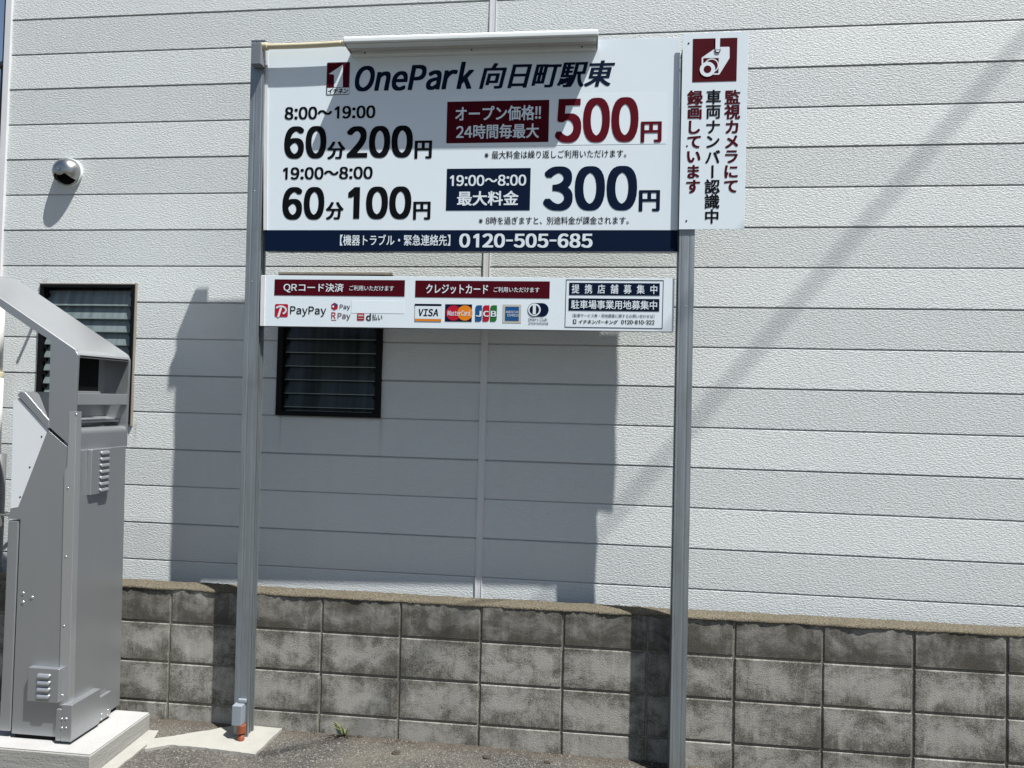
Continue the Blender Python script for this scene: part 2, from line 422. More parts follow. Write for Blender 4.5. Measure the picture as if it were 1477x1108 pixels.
# ------------------------------------------------------------------ ground
def gz(x, y=0.0):
    yy = max(-4.0, min(y, 0)); xx = max(-6, min(x, 8))
    return G - .4855 - .0115*xx + .035*yy
def ground_sheet():
    def axis(pts):
        return sorted(set(pts))
    xs = axis([-300, -80, -30, -12, -6]+[-2+.05*i for i in range(133)]+[6, 8, 12, 30, 80, 300])
    ys = axis([-300, -80, -30, -12, -6, -4, -3, -2.5, -2, -1.6]+[-1.3+.05*i for i in range(33)]+[.5, 1, 3, 8, 30, 80, 300])
    mb = MB(); nx = len(xs)
    for y in ys:
        for x in xs:
            h = gz(x, y)
            if -1.5 < y < .5 and -2 < x < 5: h += .006*(noise.noise(Vector((x*2.2, y*2.2, 0))))+.003*noise.noise(Vector((x*9, y*9, 3)))
            mb.v.append(Vector((x, y, h)))
    for j in range(len(ys)-1):
        for i in range(nx-1):
            mb.f.append([j*nx+i, j*nx+i+1, (j+1)*nx+i+1, (j+1)*nx+i]); mb.mi.append(0)
    return struct(mb.build('asphalt_ground', M['asphalt'], smooth=True))
ground_sheet()

def patch(name, pts, top, mat, seed=0):
    # thin trowelled slab with a ragged edge, lying on the asphalt
    ring = []
    for i, p in enumerate(pts):
        q = pts[(i+1) % len(pts)]; n = max(2, int((Vector(q)-Vector(p)).length/.02))
        for k in range(n):
            t = k/n; x = p[0]+(q[0]-p[0])*t; y = p[1]+(q[1]-p[1])*t
            x += .005*noise.noise(Vector((x*40, y*40, seed))); y += .005*noise.noise(Vector((x*40, y*40, seed+5)))
            ring.append((x, y))
    b = bmesh.new()
    lo = [b.verts.new((x, y, gz(x, y)-.03)) for x, y in ring]; hi = [b.verts.new((x, y, gz(x, y)+top)) for x, y in ring]
    n = len(ring)
    for i in range(n): b.faces.new((lo[i], lo[(i+1) % n], hi[(i+1) % n], hi[i]))
    b.faces.new(hi); bmesh.ops.triangulate(b, faces=[f for f in b.faces if len(f.verts) > 4])
    bmesh.ops.recalc_face_normals(b, faces=b.faces)
    me = bpy.data.meshes.new(name); b.to_mesh(me); b.free(); me.materials.append(mat)
    o = bpy.data.objects.new(name, me); sc.collection.objects.link(o); o['_o'] = (0., 0., 0.)
    return struct(o)
ZG = G-.497
def gp(x, y): p = atz(x, y, ZG); return (p.x, p.y)
patch('concrete_patch', [gp(209, 1084), gp(218, 1070), gp(249, 1066), gp(286, 1060), gp(300, 1058), (.32, -.055), (.40, -.012), (.615, -.010), gp(368, 1090), gp(325, 1085), gp(283, 1080.6), gp(245, 1078)], .011, M['pale'])
patch('mortar_strip', [(-.03, -.125), (.035, -.125), (.06, -.20), (.05, -.60), (-.03, -.60)], .006, M['pale'], 9)

# ------------------------------------------------------------------ block wall
def block_wall():
    t = thing('block_wall', (1.6, .06, gz(1.6)), 'low grey concrete block wall with stained blocks along the foot of the white house', 'block wall')
    mb = MB()
    x0, x1 = -3.2, 7.2; jt = .010
    uvs = []
    rows = [(G-.6, G-.4), (G-.4, G-.2), (G-.2, G), (G, G+.172)]
    b = bmesh.new(); uvl = b.loops.layers.uv.new('UVMap')
    for ri, (za, zb) in enumerate(rows):
        for k in range(-8, 18):
            xa, xb = .4*k+jt/2, .4*k+.4-jt/2
            ya = random.uniform(-.0015, .0015)
            z0, z1 = za+jt/2, (zb-jt/2 if ri < 3 else zb)
            jx = random.uniform(-.0015, .0015); e = .004
            o = Vector(t['_o'])
            def vv(x, y, z): return b.verts.new(Vector((x+jx, y, z))-o)
            # front face with softly chipped rim
            f = [vv(xa+e, ya, z0+e), vv(xb-e, ya, z0+e), vv(xb-e, ya, z1-e), vv(xa+e, ya, z1-e)]
            m = [vv(xa, ya+e, z0), vv(xb, ya+e, z0), vv(xb, ya+e, z1), vv(xa, ya+e, z1)]
            k_ = [vv(xa, .118, z0), vv(xb, .118, z0), vv(xb, .118, z1), vv(xa, .118, z1)]
            fs = [b.faces.new(f)]
            for i in range(4):
                j = (i+1) % 4
                fs.append(b.faces.new((m[i], m[j], f[j], f[i]))); fs.append(b.faces.new((k_[i], k_[j], m[j], m[i])))
            fs.append(b.faces.new(k_[::-1]))
            for fa in fs:
                for lp in fa.loops:
                    c = lp.vert.co+o; lp[uvl].uv = ((c.x-xa)/(xb-xa), (c.z-z0)/(z1-z0))
    me = bpy.data.meshes.new('blocks'); b.to_mesh(me); b.free(); me.materials.append(M['block'])
    ob = bpy.data.objects.new('blocks', me); sc.collection.objects.link(ob); ob.parent = t; ob['_o'] = t['_o']
    # the stain pattern is measured in world height, so give the mesh its own object space at the thing's base
    MB().box(x0+.01, x1-.01, .0065, .111, G-.62, G+.165).build('mortar', M['mortar'], t)
    # coping: a hand-trowelled rounded cap
    cb = MB(); n = 620; prof = []
    for i in range(9):
        a = math.pi*i/8; prof.append((.06-.074*math.cos(a) if False else .06-.064*(math.cos(a)), .016*math.sin(a)**.5))
    sec = [(.004, -.004)]+[(p[0], p[1]) for p in prof]+[(.126, -.006)]
    m = len(sec)
    for i in range(n+1):
        x = x0+(x1-x0)*i/n
        for j, (y, z) in enumerate(sec):
            d = .005*noise.noise(Vector((x*7, y*30, z*30)))+.0035*noise.noise(Vector((x*55, y*90, z*90)))
            cb.v.append(Vector((x, y+(d if j < 5 else 0), G+.168+z+d*.8)))
    for i in range(n):
        for j in range(m-1):
            cb.f.append([i*m+j, (i+1)*m+j, (i+1)*m+j+1, i*m+j+1]); cb.mi.append(0)
    cb.build('coping', M['cap'], t, smooth=True)
    return t
block_wall()

# ------------------------------------------------------------------ house
WY = .26; Z0S, PS = 3.30963335+G, .204153778
HX0, HX1 = -1.275, 8.6
def house():
    t = thing('house', HLOC, 'white house wall of embossed horizontal siding behind the block wall', 'house')
    def siding_rows(y_of):                      # profile of every board, bottom to top
        out = []
        for i in range(-14, 18):
            zt = Z0S-PS*i; zb = Z0S-PS*(i+1)     # groove centres above and below this board
            tilt = .0013 if i % 2 else -.0013    # every other board leans a touch to the light
            yo = WY-tilt                        # top edge
            yb = WY+tilt
            # board i: starts above lower groove, ends under upper groove
            out += [(zb+.0045, WY+.0075), (zb+.0065, WY+.0068), (zb+.0115, yb-tilt*0+.0002-.0), (zt-.0050, 2*WY-yb+.0), (zt-.0046, WY+.0075)]
        return out
    prof = []
    for i in range(17, -15, -1):
        zt = Z0S-PS*i; zb = Z0S-PS*(i+1); tl = .0030 if i % 2 else -.0016
        # positive tl: top edge set back, the face turned up to the sun
        prof += [(zb+.0030, WY+.008), (zb+.0034, WY-tl), (zt-.0078, WY+tl), (zt-.0030, WY+.0055), (zt-.0026, WY+.008)]
    # windows are cut out of the wall
    W = [(at(55, 500, WY).x, at(193, 500, WY).x, at(120, 610, WY).z, at(120, 410, WY).z),
         (at(401, 500, WY).x, at(552, 500, WY).x, at(477, 601, WY).z, at(477, 397, WY).z)]
    W[0] = (W[0][0]-.014, W[0][1]-.010, W[0][2], W[0][3])
    xs = sorted({HX0, HX1, W[0][0], W[0][1], W[1][0], W[1][1]}|{HX0+.5*i for i in range(1, 19)})
    zs = sorted(set([p[0] for p in prof])|{W[0][2], W[0][3], W[1][2], W[1][3]})
    def yat(z):
        for (a, ya), (b, yb) in zip(prof, prof[1:]):
            if a <= z <= b: return ya+(yb-ya)*(z-a)/max(1e-9, b-a)
        return WY
    prof.sort(); mb = MB(); idx = {}
    for z in zs:
        for x in xs:
            idx[(x, z)] = len(mb.v); mb.v.append(Vector((x, yat(z), z)))
    for a, b_ in zip(xs, xs[1:]):
        for c, d in zip(zs, zs[1:]):
            mx, mz = (a+b_)/2, (c+d)/2
            if any(q[0] < mx < q[1] and q[2] < mz < q[3] for q in W): continue
            mb.f.append([idx[(a, c)], idx[(b_, c)], idx[(b_, d)], idx[(a, d)]])
            g = yat(mz) > WY+.0074
            mb.mi.append(1 if g else 0)
    mb.build('siding_wall', [M['siding'], M['groove']], t, recalc=False)
    top = zs[-1]
    MB().box(HX0-.012, HX0+.001, WY+.10, WY+7, gz(0)-.1, top).build('side_wall', M['siding'], t)
    MB().box(HX1, HX1+.02, WY+.0, WY+7, gz(0)-.1, top).build('side_wall', M['siding'], t)
    MB().prismx([(WY-.45, top-.02), (WY+7.3, top-.02), (WY+3.5, top+1.6)], HX0-.4, HX1+.4).build('roof', M['roof'], t)
    # corner trim and joint cover
    MB().box(HX0-.036, HX0+.004, WY-.012, WY+.10, gz(0)-.1, top).build('corner_trim', M['trim'], t, bevel=.003)
    jm = MB(); xa = at(711, 5, WY).x; xb = at(692, 858, WY).x; xm = (xa+xb)/2-.001
    jm.box(xm-.019, xm-.012, WY-.006, WY+.01, gz(0), top); jm.box(xm-.012, xm+.013, WY-.0035, WY+.01, gz(0), top); jm.box(xm+.013, xm+.017, WY-.006, WY+.01, gz(0), top)
    jm.build('joint_cover', M['trim'], t)
    # brown downpipe beside the corner
    px = at(5, 40, WY+.12).x; q = at(6, 92, WY+.12).z
    dp = MB(); dp.tube([(px, WY+.12, q+.02), (px, WY+.12, top)], .022)
    d = dp.build('downpipe', M['brown'], t, smooth=True)
    MB().tube([(px, WY+.12, gz(0)), (px, WY+.12, q+.02)], .027).build('pipe_sleeve', M['brown'], d, smooth=True)
    MB().box(px-.05, px+.03, WY+.085, WY+.16, q-.012, q+.012).build('pipe_bracket', M['dgrey'], d, bevel=.002)
    # louvre windows
    for wi, (a, b_, c, e) in enumerate(W):
        f = MB(); fr = .026 if wi else .017; pr = -.020 if wi else -.016; dep = WY+.06
        f.box(a, b_, WY+pr, dep, c, c+fr); f.box(a, b_, WY+pr, dep, e-fr, e)
        f.box(a, a+fr*1.25, WY+pr+.001, dep, c+fr, e-fr); f.box(b_-fr*1.25, b_, WY+pr+.001, dep, c+fr, e-fr)
        fo = f.build('window', M['frame'], t, bevel=.002)
        fo['label'] = 'louvre window in dark frame, half hidden by the small sign' if wi else 'louvre window with cream trim behind the payment machine'
        pitch = 20.5/ (FPX/(CD+WY)*1.0)
        n = int((e-c-2*fr)/pitch)+1; sl_ = MB(); eg = MB()
        zc = e-fr-.012; li, ri_ = a+fr*1.25+.004, b_-fr*1.25-.004
        while zc > c+fr+.004:
            zb = max(zc-pitch-.010, c+fr+.002); y0, y1 = WY+.030, WY+.008
            sl_.add([(li, y0, zc), (ri_, y0, zc), (ri_, y1, zb), (li, y1, zb), (li, y0+.005, zc), (ri_, y0+.005, zc), (ri_, y1+.005, zb), (li, y1+.005, zb)],
                    [(0, 3, 2, 1), (4, 5, 6, 7), (0, 1, 5, 4), (1, 2, 6, 5), (2, 3, 7, 6), (3, 0, 4, 7)])
            eg.box(li, ri_, y1-.0015, y1+.006, zb-.0045, zb-.0002)
            zc -= pitch
        sl_.build('louvre_glass', M['louvB' if wi else 'louvA'], fo)
        eg.build('glass_edge', M['edge'], fo)
        for xx in (li+.004, ri_-.004):
            zz = e-fr-.02
            while zz > c+fr+.02: MB().box(xx-.008, xx+.008, WY+.002, WY+.03, zz-.03, zz-.010).build('louvre_clip', M['frame'], fo); zz -= pitch
        MB().box(a, b_, dep-.004, dep, c, e).build('curtain', M['curtain'], fo)
        tr = MB()
        if wi == 0:
            tr.box(b_, b_+.008, WY-.014, WY+.012, c-.012, e+.010); tr.box(a-.008, b_, WY-.012, WY+.012, e, e+.008); tr.box(a-.008, b_, WY-.012, WY+.012, c-.008, c)
            tr.build('window_trim', M['sash'], fo, bevel=.002)
        else:
            tr.box(a-.010, b_+.045, WY-.016, WY+.012, e, e+.016)
            tr.build('window_trim', M['topbar'], fo, bevel=.002)
    # stainless vent cowl
    vc = at(93.5, 248, WY); R_ = .078; vm = MB(); n, m = 28, 9
    ring = MB()
    ring.tube([(vc.x+.012, WY+.01, vc.z), (vc.x+.012, WY-.014, vc.z)], R_+.004, 28)
    base = len(vm.v)
    for i in range(m+1):
        a = math.pi/2*i/m
        for j in range(n):
            th = 2*math.pi*j/n; rad = R_*math.cos(a)**.75 if i < m else .001
            xx, zz = rad*math.cos(th), rad*math.sin(th)
            y = -.012-.070*math.sin(a)
            vm.v.append(Vector((vc.x+.010+xx, WY+y, vc.z+zz)))
    for i in range(m):
        for j in range(n):
            am = math.pi/2*(i+.5)/m; th = 2*math.pi*(j+.5)/n
            if math.sin(th) < -.62 and 1 <= i <= m-3: continue          # the mouth on the underside
            vm.f.append([base+i*n+j, base+i*n+(j+1) % n, base+(i+1)*n+(j+1) % n, base+(i+1)*n+j]); vm.mi.append(0)
    v = vm.build('vent_cowl', M['steel'], t, smooth=True); v['label'] = 'round stainless vent cowl on the white siding'
    md = v.modifiers.new('shell', 'SOLIDIFY'); md.thickness = .002
    ring.build('vent_flange', M['lampw'], v, smooth=False, bevel=.003)
    MB().tube([(vc.x+.012, WY-.002, vc.z), (vc.x+.012, WY-.020, vc.z)], R_*.90, 24).build('vent_mouth', M['dark'], v)
    # short pipe stub above the machine
    s = at(49, 452, WY); MB().tube([(s.x, WY+.02, s.z), (s.x, WY-.078, s.z)], .009).build('pipe_stub', M['trim'], t, smooth=True)
    t.rotation_euler.z = -.0118; t.location.y -= .0094      # the house is a touch out of line with the block wall
    return t
house()

# ------------------------------------------------------------------ sign posts
PY0, PY1 = -.122, -.052                       # front and back of the posts
def post(xt, xb, zt, label, grooved, PY1=PY1):
    t = thing('signpost', (xb, (PY0+PY1)/2, gz(xb, -.09)), label, 'sign post', 'galvanised posts of the parking sign')
    zb = gz(xb, -.09)-.02; W = .070; mb = MB()
    def sec(sgn=1):
        # lipped channel, open towards the sign boards
        l = [(0, 0), (W, 0), (W, .012), (W-.006, .012), (W-.006, .016), (W-.016, .016), (W-.016, .022), (W-.006, .022), (W-.006, .030), (W-.020, .030), (W-.020, .040), (W-.006, .040),
             (W-.006, .048), (W-.016, .048), (W-.016, .054), (W-.006, .054), (W-.006, .058), (W, .058), (W, PY1-PY0), (0, PY1-PY0)]
        # shallow rib on the front
        l[1:1] = [(.020, 0), (.023, .0010), (.027, .0010), (.030, 0), (W-.012, 0), (W-.010, .0008), (W-.007, .0008), (W-.005, 0)]
        return l
    s = sec(); n = len(s)
    for z, x in ((zb, xb), (zt, xt)):
        for (u, d) in s:
            uu = u if grooved else W-u
            mb.v.append(Vector((x+uu, PY0+d, z)))
    for i in range(n): mb.f.append([i, (i+1) % n, (i+1) % n+n, i+n]); mb.mi.append(0)
    mb.f.append(list(range(n))); mb.mi.append(0); mb.f.append(list(range(2*n-1, n-1, -1))); mb.mi.append(0)
    mb.build('channel', M['galv'], t)
    cb = MB(); e = .0015; cb.box(xt-e, xt+W+e, PY0-e, PY1+e, zt, zt+.005); cb.build('post_cap', M['galv'], t, bevel=.001)
    for z in (zt-.12, zt-.75, zt-1.2):
        x = xb+(xt-xb)*(z-zb)/(zt-zb); MB().dome((x+.035, PY0+.0005, z), .004, 'Y', .5, 10, 3).build('screw', M['galv'], t, smooth=True)
    return t
ZT = at(372, 64, -.09).z
post(at(362, 80, PY0).x, at(340.5, 1050, PY0).x-.012, ZT, 'left galvanised sign post with grooved side, grey boxes at its top and foot', True)
post(at(985, 100, PY0).x-.002, at(966.5, 1060, PY0).x, ZT-.10, 'right galvanised sign post standing under the narrow camera notice', False, -.034)

# ------------------------------------------------------------------ boards
SY = -.105                                     # face of the two wide boards
def board(name, label, corners, Y, depth, lip=True):
    c = [at(x, y, Y) for x, y in corners]       # top-left, top-right, bottom-right, bottom-left
    t = thing(name, ((c[0].x+c[1].x)/2, Y+.02, c[3].z), label, 'sign')
    p = [(v.x, v.z) for v in c]
    MB().prism(p, Y, Y+.004).build('panel', M['sign'], t, bevel=.0008)
    if lip:
        depth -= .008
        fr = MB(); th = .022
        (ax, az), (bx, bz), (cx, cz), (dx, dz) = p
        y0, y1 = Y+.0045, Y+depth
        fr.prism([(ax, az), (bx, bz), (bx, bz-th), (ax, az-th)], y0, y1)
        fr.prism([(dx, dz+th), (cx, cz+th), (cx, cz), (dx, dz)], y0, y1)
        fr.prism([(ax, az-th), (ax+th, az-th), (dx+th, dz+th), (dx, dz+th)], y0, y1)
        fr.prism([(bx-th, bz-th), (bx, bz-th), (cx, cz+th), (cx-th, cz+th)], y0, y1)
        fr.build('back_frame', M['galv'], t)
        MB().prism([(ax+th, az-th), (bx-th, bz-th), (cx-th, cz+th), (dx+th, dz+th)], Y+.0045, Y+.0065).build('back_sheet', M['galv'], t)
    return t
def price_sign():
    t = board('price_sign', 'large white parking price board with navy and maroon print between two posts', [(382.5, 70), (981, 54), (977.5, 363), (382, 362)], SY, .05)
    Y = SY-.0012; Y2 = Y-.0012
    # white edge strip of the folded sheet on the left
    q = at(383.4, 200, SY); 
    mb = MB(); a = [at(380.5, 74, SY-.002), at(386.5, 74, SY-.002), at(385.6, 332, SY-.002), at(380.3, 332, SY-.002)]
    mb.prism([(v.x, v.z) for v in a], SY-.004, SY-.0002).build('edge_strip', M['trim'], t)
    # navy band along the foot
    c = [at(382.2, 332, Y), at(977.6, 332, Y), at(977.4, 363, Y), at(382, 362.2, Y)]
    nb = MB().prism([(v.x, v.z) for v in c], Y, Y+.0008).build('navy_band', M['navy'], t)
    ptext('【機器トラブル・緊急連絡先】', 490.5, 649.5, 338.5, 354.5, Y2, M['white'], nb, r=.012)
    ptext('0120-505-685', 662.4, 854.6, 337, 357.4, Y2, M['white'], nb, r=.042)
    # logo
    lg = prect('logo_plate', 471.0, 504.2, 89.8, 137, Y, M['grey'], t, rad=.006)
    prect('logo_field', 472.0, 503.3, 90.8, 126.2, Y-.0009, M['maroon'], lg)
    prect('logo_strip', 472.0, 503.3, 126.8, 136.0, Y-.0009, M['white'], lg)
    pts = [(494.6, 93.5), (494.6, 126.2), (482.0, 126.2), (482.0, 108.0), (474.5, 107.0)]
    MB().prism([(at(x, y, Y).x, at(x, y, Y).z) for x, y in pts], Y-.0016, Y-.0010).build('logo_figure', M['white'], lg)
    ptext('イチネン', 473.3, 502.2, 127.6, 135, Y-.0012, M['ink'], lg, r=.045, shear=.2)
    ptext('OnePark', 511.9, 683.4, 91.0, 130.4, Y, M['navy'], t, r=.040, shear=.22)
    ptext('向日町駅東', 691.5, 887, 89.2, 126.6, Y, M['navy'], t, r=.030, shear=.24)
    K = M['ink']
    ptext('8:00～19:00', 410.7, 541.4, 153.3, 171.6, Y, K, t, r=.038)
    ptext('60', 410, 470.7, 182, 228.8, Y, K, t, r=.044)
    ptext('分', 472, 498, 204.2, 229.6, Y, K, t, r=.038)
    ptext('200', 500.2, 595.5, 181.6, 227.8, Y, K, t, r=.044)
    ptext('円', 598, 623, 202.9, 228.8, Y, K, t, r=.042)
    ptext('19:00～8:00', 408.2, 537.6, 240.8, 258.6, Y, K, t, r=.038)
    ptext('60', 407.4, 467.9, 269.8, 316.9, Y, K, t, r=.044)
    ptext('分', 470, 495.6, 291.4, 316.8, Y, K, t, r=.038)
    ptext('100', 502, 593.4, 269.1, 316.2, Y, K, t, r=.044)
    ptext('円', 596, 621, 290.9, 316.9, Y, K, t, r=.042)
    prect('sticker', 643, 961.5, 136.5, 209.5, Y+.0004, M['sign2'], t)
    rb = prect('maroon_banner', 644.4, 791.6, 145.5, 205.8, Y-.0006, M['maroon'], t)
    ptext('オープン価格!!', 656.8, 780.3, 152.5, 174.2, Y-.0018, M['white'], rb, r=.020)
    ptext('24時間毎最大', 658, 777.4, 179, 200, Y-.0018, M['white'], rb, r=.020)
    ptext('500', 800.9, 921, 141, 205.2, Y-.0012, M['red'], t, r=.044)
    ptext('円', 924.3, 954.4, 175.3, 205.2, Y-.0012, M['red'], t, r=.042)
    ptext('※最大料金は繰り返しご利用いただけます。', 699, 903.5, 216.6, 228.2, Y, K, t, r=.007)
    nb2 = prect('navy_banner', 644, 764.8, 243, 303.5, Y, M['navy'], t)
    ptext('19:00～8:00', 649, 759, 252.4, 268.2, Y2, M['white'], nb2, r=.028)
    ptext('最大料金', 659.4, 747.9, 275.5, 296.6, Y2, M['white'], nb2, r=.022)
    ptext('300', 783.9, 919, 239.6, 303.7, Y, M['navy'], t, r=.044)
    ptext('円', 921.5, 951.9, 274.3, 304.9, Y, M['navy'], t, r=.042)
    ptext('※8時を過ぎますと、別途料金が課金されます。', 690.7, 907, 312.4, 323.6, Y, K, t, r=.007)
price_sign()

def payment_sign():
    t = board('payment_sign', 'low white sign strip of payment logos below the price board', [(377.2, 397), (973, 402), (971.5, 478.5), (375.5, 470.2)], SY, .05)
    Y = SY-.0012; Y2 = Y-.0012; K = M['ink']; Wt = M['white']
    a = [at(376.6, 398, SY-.002), at(382.6, 398, SY-.002), at(381, 470.2, SY-.002), at(375.2, 470, SY-.002)]
    MB().prism([(v.x, v.z) for v in a], SY-.004, SY-.0002).build('edge_strip', M['trim'], t)
    b1 = prect('maroon_banner', 395.9, 583.8, 403.6, 426.8, Y, M['maroon'], t)
    ptext('QRコード決済', 409, 495.7, 408.6, 422.2, Y2, Wt, b1, r=.014)
    ptext('ご利用いただけます', 503.9, 568, 412, 419.6, Y2, Wt, b1, r=.006)
    b2 = prect('maroon_banner', 599, 792.9, 405.3, 429.6, Y, M['maroon'], t)
    ptext('クレジットカード', 614.6, 704, 410.2, 424, Y2, Wt, b2, r=.016)
    ptext('ご利用いただけます', 712, 778, 414.2, 421.8, Y2, Wt, b2, r=.006)
    # wallet logos
    ic = prect('payment_icon', 396.4, 415.3, 438.6, 457.2, Y, M['cred'], t, rad=.007)
    X0, X1, Z0, Z1 = rect(396.4, 415.3, 438.6, 457.2, Y); w_, h_ = X1-X0, Z1-Z0
    arc = []; 
    for i in range(15):
        a = math.radians(150-215*i/14); arc.append((X0+w_*(.46+.40*math.cos(a)), Z0+h_*(.52+.30*math.sin(a))))
    mb = MB()
    for p, q in zip(arc, arc[1:]):
        d = Vector((q[0]-p[0], q[1]-p[1])).normalized()*.0001; nx, nz = -d.y*42, d.x*42
        mb.prism([(p[0]+nx, p[1]+nz), (q[0]+nx, q[1]+nz), (q[0]-nx, q[1]-nz), (p[0]-nx, p[1]-nz)], Y-.0016, Y-.001)
    mb.prism([(X0+w_*.40, Z0+h_*.72), (X0+w_*.56, Z0+h_*.72), (X0+w_*.36, Z0), (X0+w_*.20, Z0)], Y-.0015, Y-.0009)
    mb.build('icon_mark', Wt, ic)
    ptext('PayPay', 418.4, 470.4, 442, 456.6, Y, K, t, r=.014)
    hx = rect(477, 488, 436.5, 447.6, Y); cx, cz, rr = (hx[0]+hx[1])/2, (hx[2]+hx[3])/2, (hx[3]-hx[2])/2
    hexp = [(cx+rr*math.cos(math.radians(30+60*i)), cz+rr*math.sin(math.radians(30+60*i))) for i in range(6)]
    ho = MB().prism(hexp, Y, Y+.0008).build('payment_icon', M['cred'], t)
    MB().prism([hexp[0], hexp[1], (cx, cz)], Y-.0014, Y-.0008).build('icon_mark', M['blue'], ho)
    MB().prism(circ(cx-.006, cz-.001, .005, 10), Y-.0014, Y-.0008).build('icon_mark', Wt, ho)
    ptext('Pay', 490, 505, 439.3, 447.6, Y, K, t, r=.014)
    ptext('R', 477.8, 484.2, 450.4, 459.6, Y, M['cred'], t, r=.016)
    prect('logo_line', 477.8, 485, 461.4, 462.0, Y, M['cred'], t)
    ptext('Pay', 487, 505.4, 451.6, 462.2, Y, M['red'], t, r=.010)
    di = prect('payment_icon', 515, 525.4, 451.8, 462.4, Y, M['cred'], t, rad=.005)
    prect('icon_mark', 516.6, 524, 454, 456.4, Y-.0009, M['beige'], di); prect('icon_mark', 516.6, 524, 459, 460, Y-.0009, M['beige'], di)
    ptext('d', 528, 535, 452.2, 462.6, Y, K, t, r=.04)
    ptext('払い', 536.7, 551.5, 453, 462.2, Y, K, t, r=.016)
    prect('sticker', 507, 583, 433.8, 452, Y+.0004, M['sign2'], t)
    # card logos
    vc = prect('card_logo', 598, 636.8, 438.2, 463.4, Y, M['beige'], t)
    prect('logo_field', 598.6, 636.2, 441.6, 460, Y-.0009, Wt, vc); prect('logo_stripe', 598.3, 636.5, 438.4, 441.6, Y-.0010, M['navy'], vc); prect('logo_stripe', 598.3, 636.5, 460.4, 463.2, Y-.0010, M['cor'], vc)
    ptext('VISA', 603.8, 632, 445.6, 456.2, Y-.0014, M['navy'], vc, r=.044, shear=.18)
    mc = prect('card_logo', 642.0, 680.6, 439, 463.9, Y, M['navy'], t)
    for cx_, m_, dy in ((654.3, 'cred', .0009), (670.6, 'cor', .0012)):
        c = at(cx_, 451.6, Y); rr = at(665.2, 451.6, Y).x-at(654.3, 451.6, Y).x
        MB().prism(circ(c.x, c.z, rr), Y-dy, Y-.0006).build('logo_disc', M[m_], mc)
    ptext('MasterCard', 645.4, 678, 447.6, 455.6, Y-.0018, Wt, mc, r=.020, shear=.15)
    for xa, xb, m_, ch in ((685.4, 695, 'blue', 'J'), (696.2, 705.8, 'cred', 'C'), (707, 716.6, 'green', 'B')):
        X0, X1, Z0, Z1 = rect(xa, xb, 440.4, 464, Y); r_ = (X1-X0)*.42; pl = []
        for cx_, cz_, a0, rad in ((X1-.002, Z1-.002, 0, .002), (X0+r_, Z1-r_, 90, r_), (X0+.002, Z0+.002, 180, .002), (X1-r_, Z0+r_, 270, r_)):
            for i in range(6):
                th = math.radians(a0+18*i); pl.append((cx_+rad*math.cos(th), cz_+rad*math.sin(th)))
        jc = MB().prism(pl, Y, Y+.0008).build('card_logo', M[m_], t)
        ptext(ch, xa+.8, xb-.6, 448.6, 457, Y2, Wt, jc, r=.045)
    ax = prect('card_logo', 725.2, 751.8, 439.2, 465.8, Y, M['beige'], t)
    prect('logo_field', 728.6, 748.4, 442.4, 462.8, Y-.0009, M['blue'], ax)
    ptext('AMERICAN', 729.4, 747.6, 448.4, 452, Y-.0016, Wt, ax, r=.008); ptext('EXPRESS', 732, 748, 453.2, 456.8, Y-.0016, Wt, ax, r=.008)
    dX0, dX1, dZ0, dZ1 = rect(761, 791.4, 437.2, 456.8, Y); rr = (dZ1-dZ0)/2; zc = (dZ0+dZ1)/2
    dn = MB().prism(rrect(dX0, dX1, dZ0, dZ1, rr*.99, 10), Y, Y+.0008).build('card_logo', M['navy'], t)
    MB().prism(circ(dX0+rr, zc, rr*.93), Y-.0014, Y-.0008).build('logo_disc', Wt, dn)
    MB().prism(circ(dX0+rr, zc, rr*.70), Y-.0020, Y-.0014).build('logo_disc', M['navy'], dn)
    MB().box(dX0+rr-rr*.22, dX0+rr+rr*.22, Y-.0026, Y-.002, zc-rr*.66, zc+rr*.66).build('logo_stripe', Wt, dn)
    ptext('Diners Club', 762, 789, 458.2, 463.2, Y, M['grey'], dn, r=.006, shear=.15); ptext('International', 762, 791, 464, 468.4, Y, M['grey'], dn, r=.006, shear=.15)
    # recruiting notice
    out = [(816.6, 403.1), (957.3, 404.2), (955.6, 474.2), (814.6, 472)]
    q = [at(x, y, Y) for x, y in out]; mb = MB(); th = .0022
    for i in range(4):
        a, b = q[i], q[(i+1) % 4]; d = (b-a).normalized(); nn = Vector((-d.z, 0, d.x))*th
        mb.prism([(a.x, a.z), (b.x, b.z), (b.x-nn.x, b.z-nn.z), (a.x-nn.x, a.z-nn.z)], Y-.00005*i, Y+.0008)
    mb.build('notice_outline', M['navy'], t)
    n1 = prect('navy_banner', 821, 951.6, 408.3, 426, Y, M['navy'], t)
    ptext('提携店舗募集中', 824.6, 948, 410.6, 423.8, Y2, Wt, n1, r=.014, space=.62)
    n2 = prect('navy_banner', 820.2, 951, 430.8, 448.6, Y, M['navy'], t)
    ptext('駐車場事業用地募集中', 823.8, 947.8, 433.4, 446.2, Y2, Wt, n2, r=.014)
    ptext('［駐車サービス券・用地募集に関するお問い合わせは］', 826, 944, 453, 458.2, Y, M['grey'], t, r=.004)
    li = prect('notice_icon', 826.6, 831.2, 460.8, 466.8, Y, M['maroon'], t); prect('icon_mark', 828, 829.8, 461.8, 466, Y-.0009, Wt, li)
    ptext('イチネンパーキング', 834.7, 891.4, 461.4, 467.4, Y, K, t, r=.030, shear=.2)
    ptext('0120-810-322', 896, 944.2, 461.8, 467.8, Y, K, t, r=.03)
payment_sign()

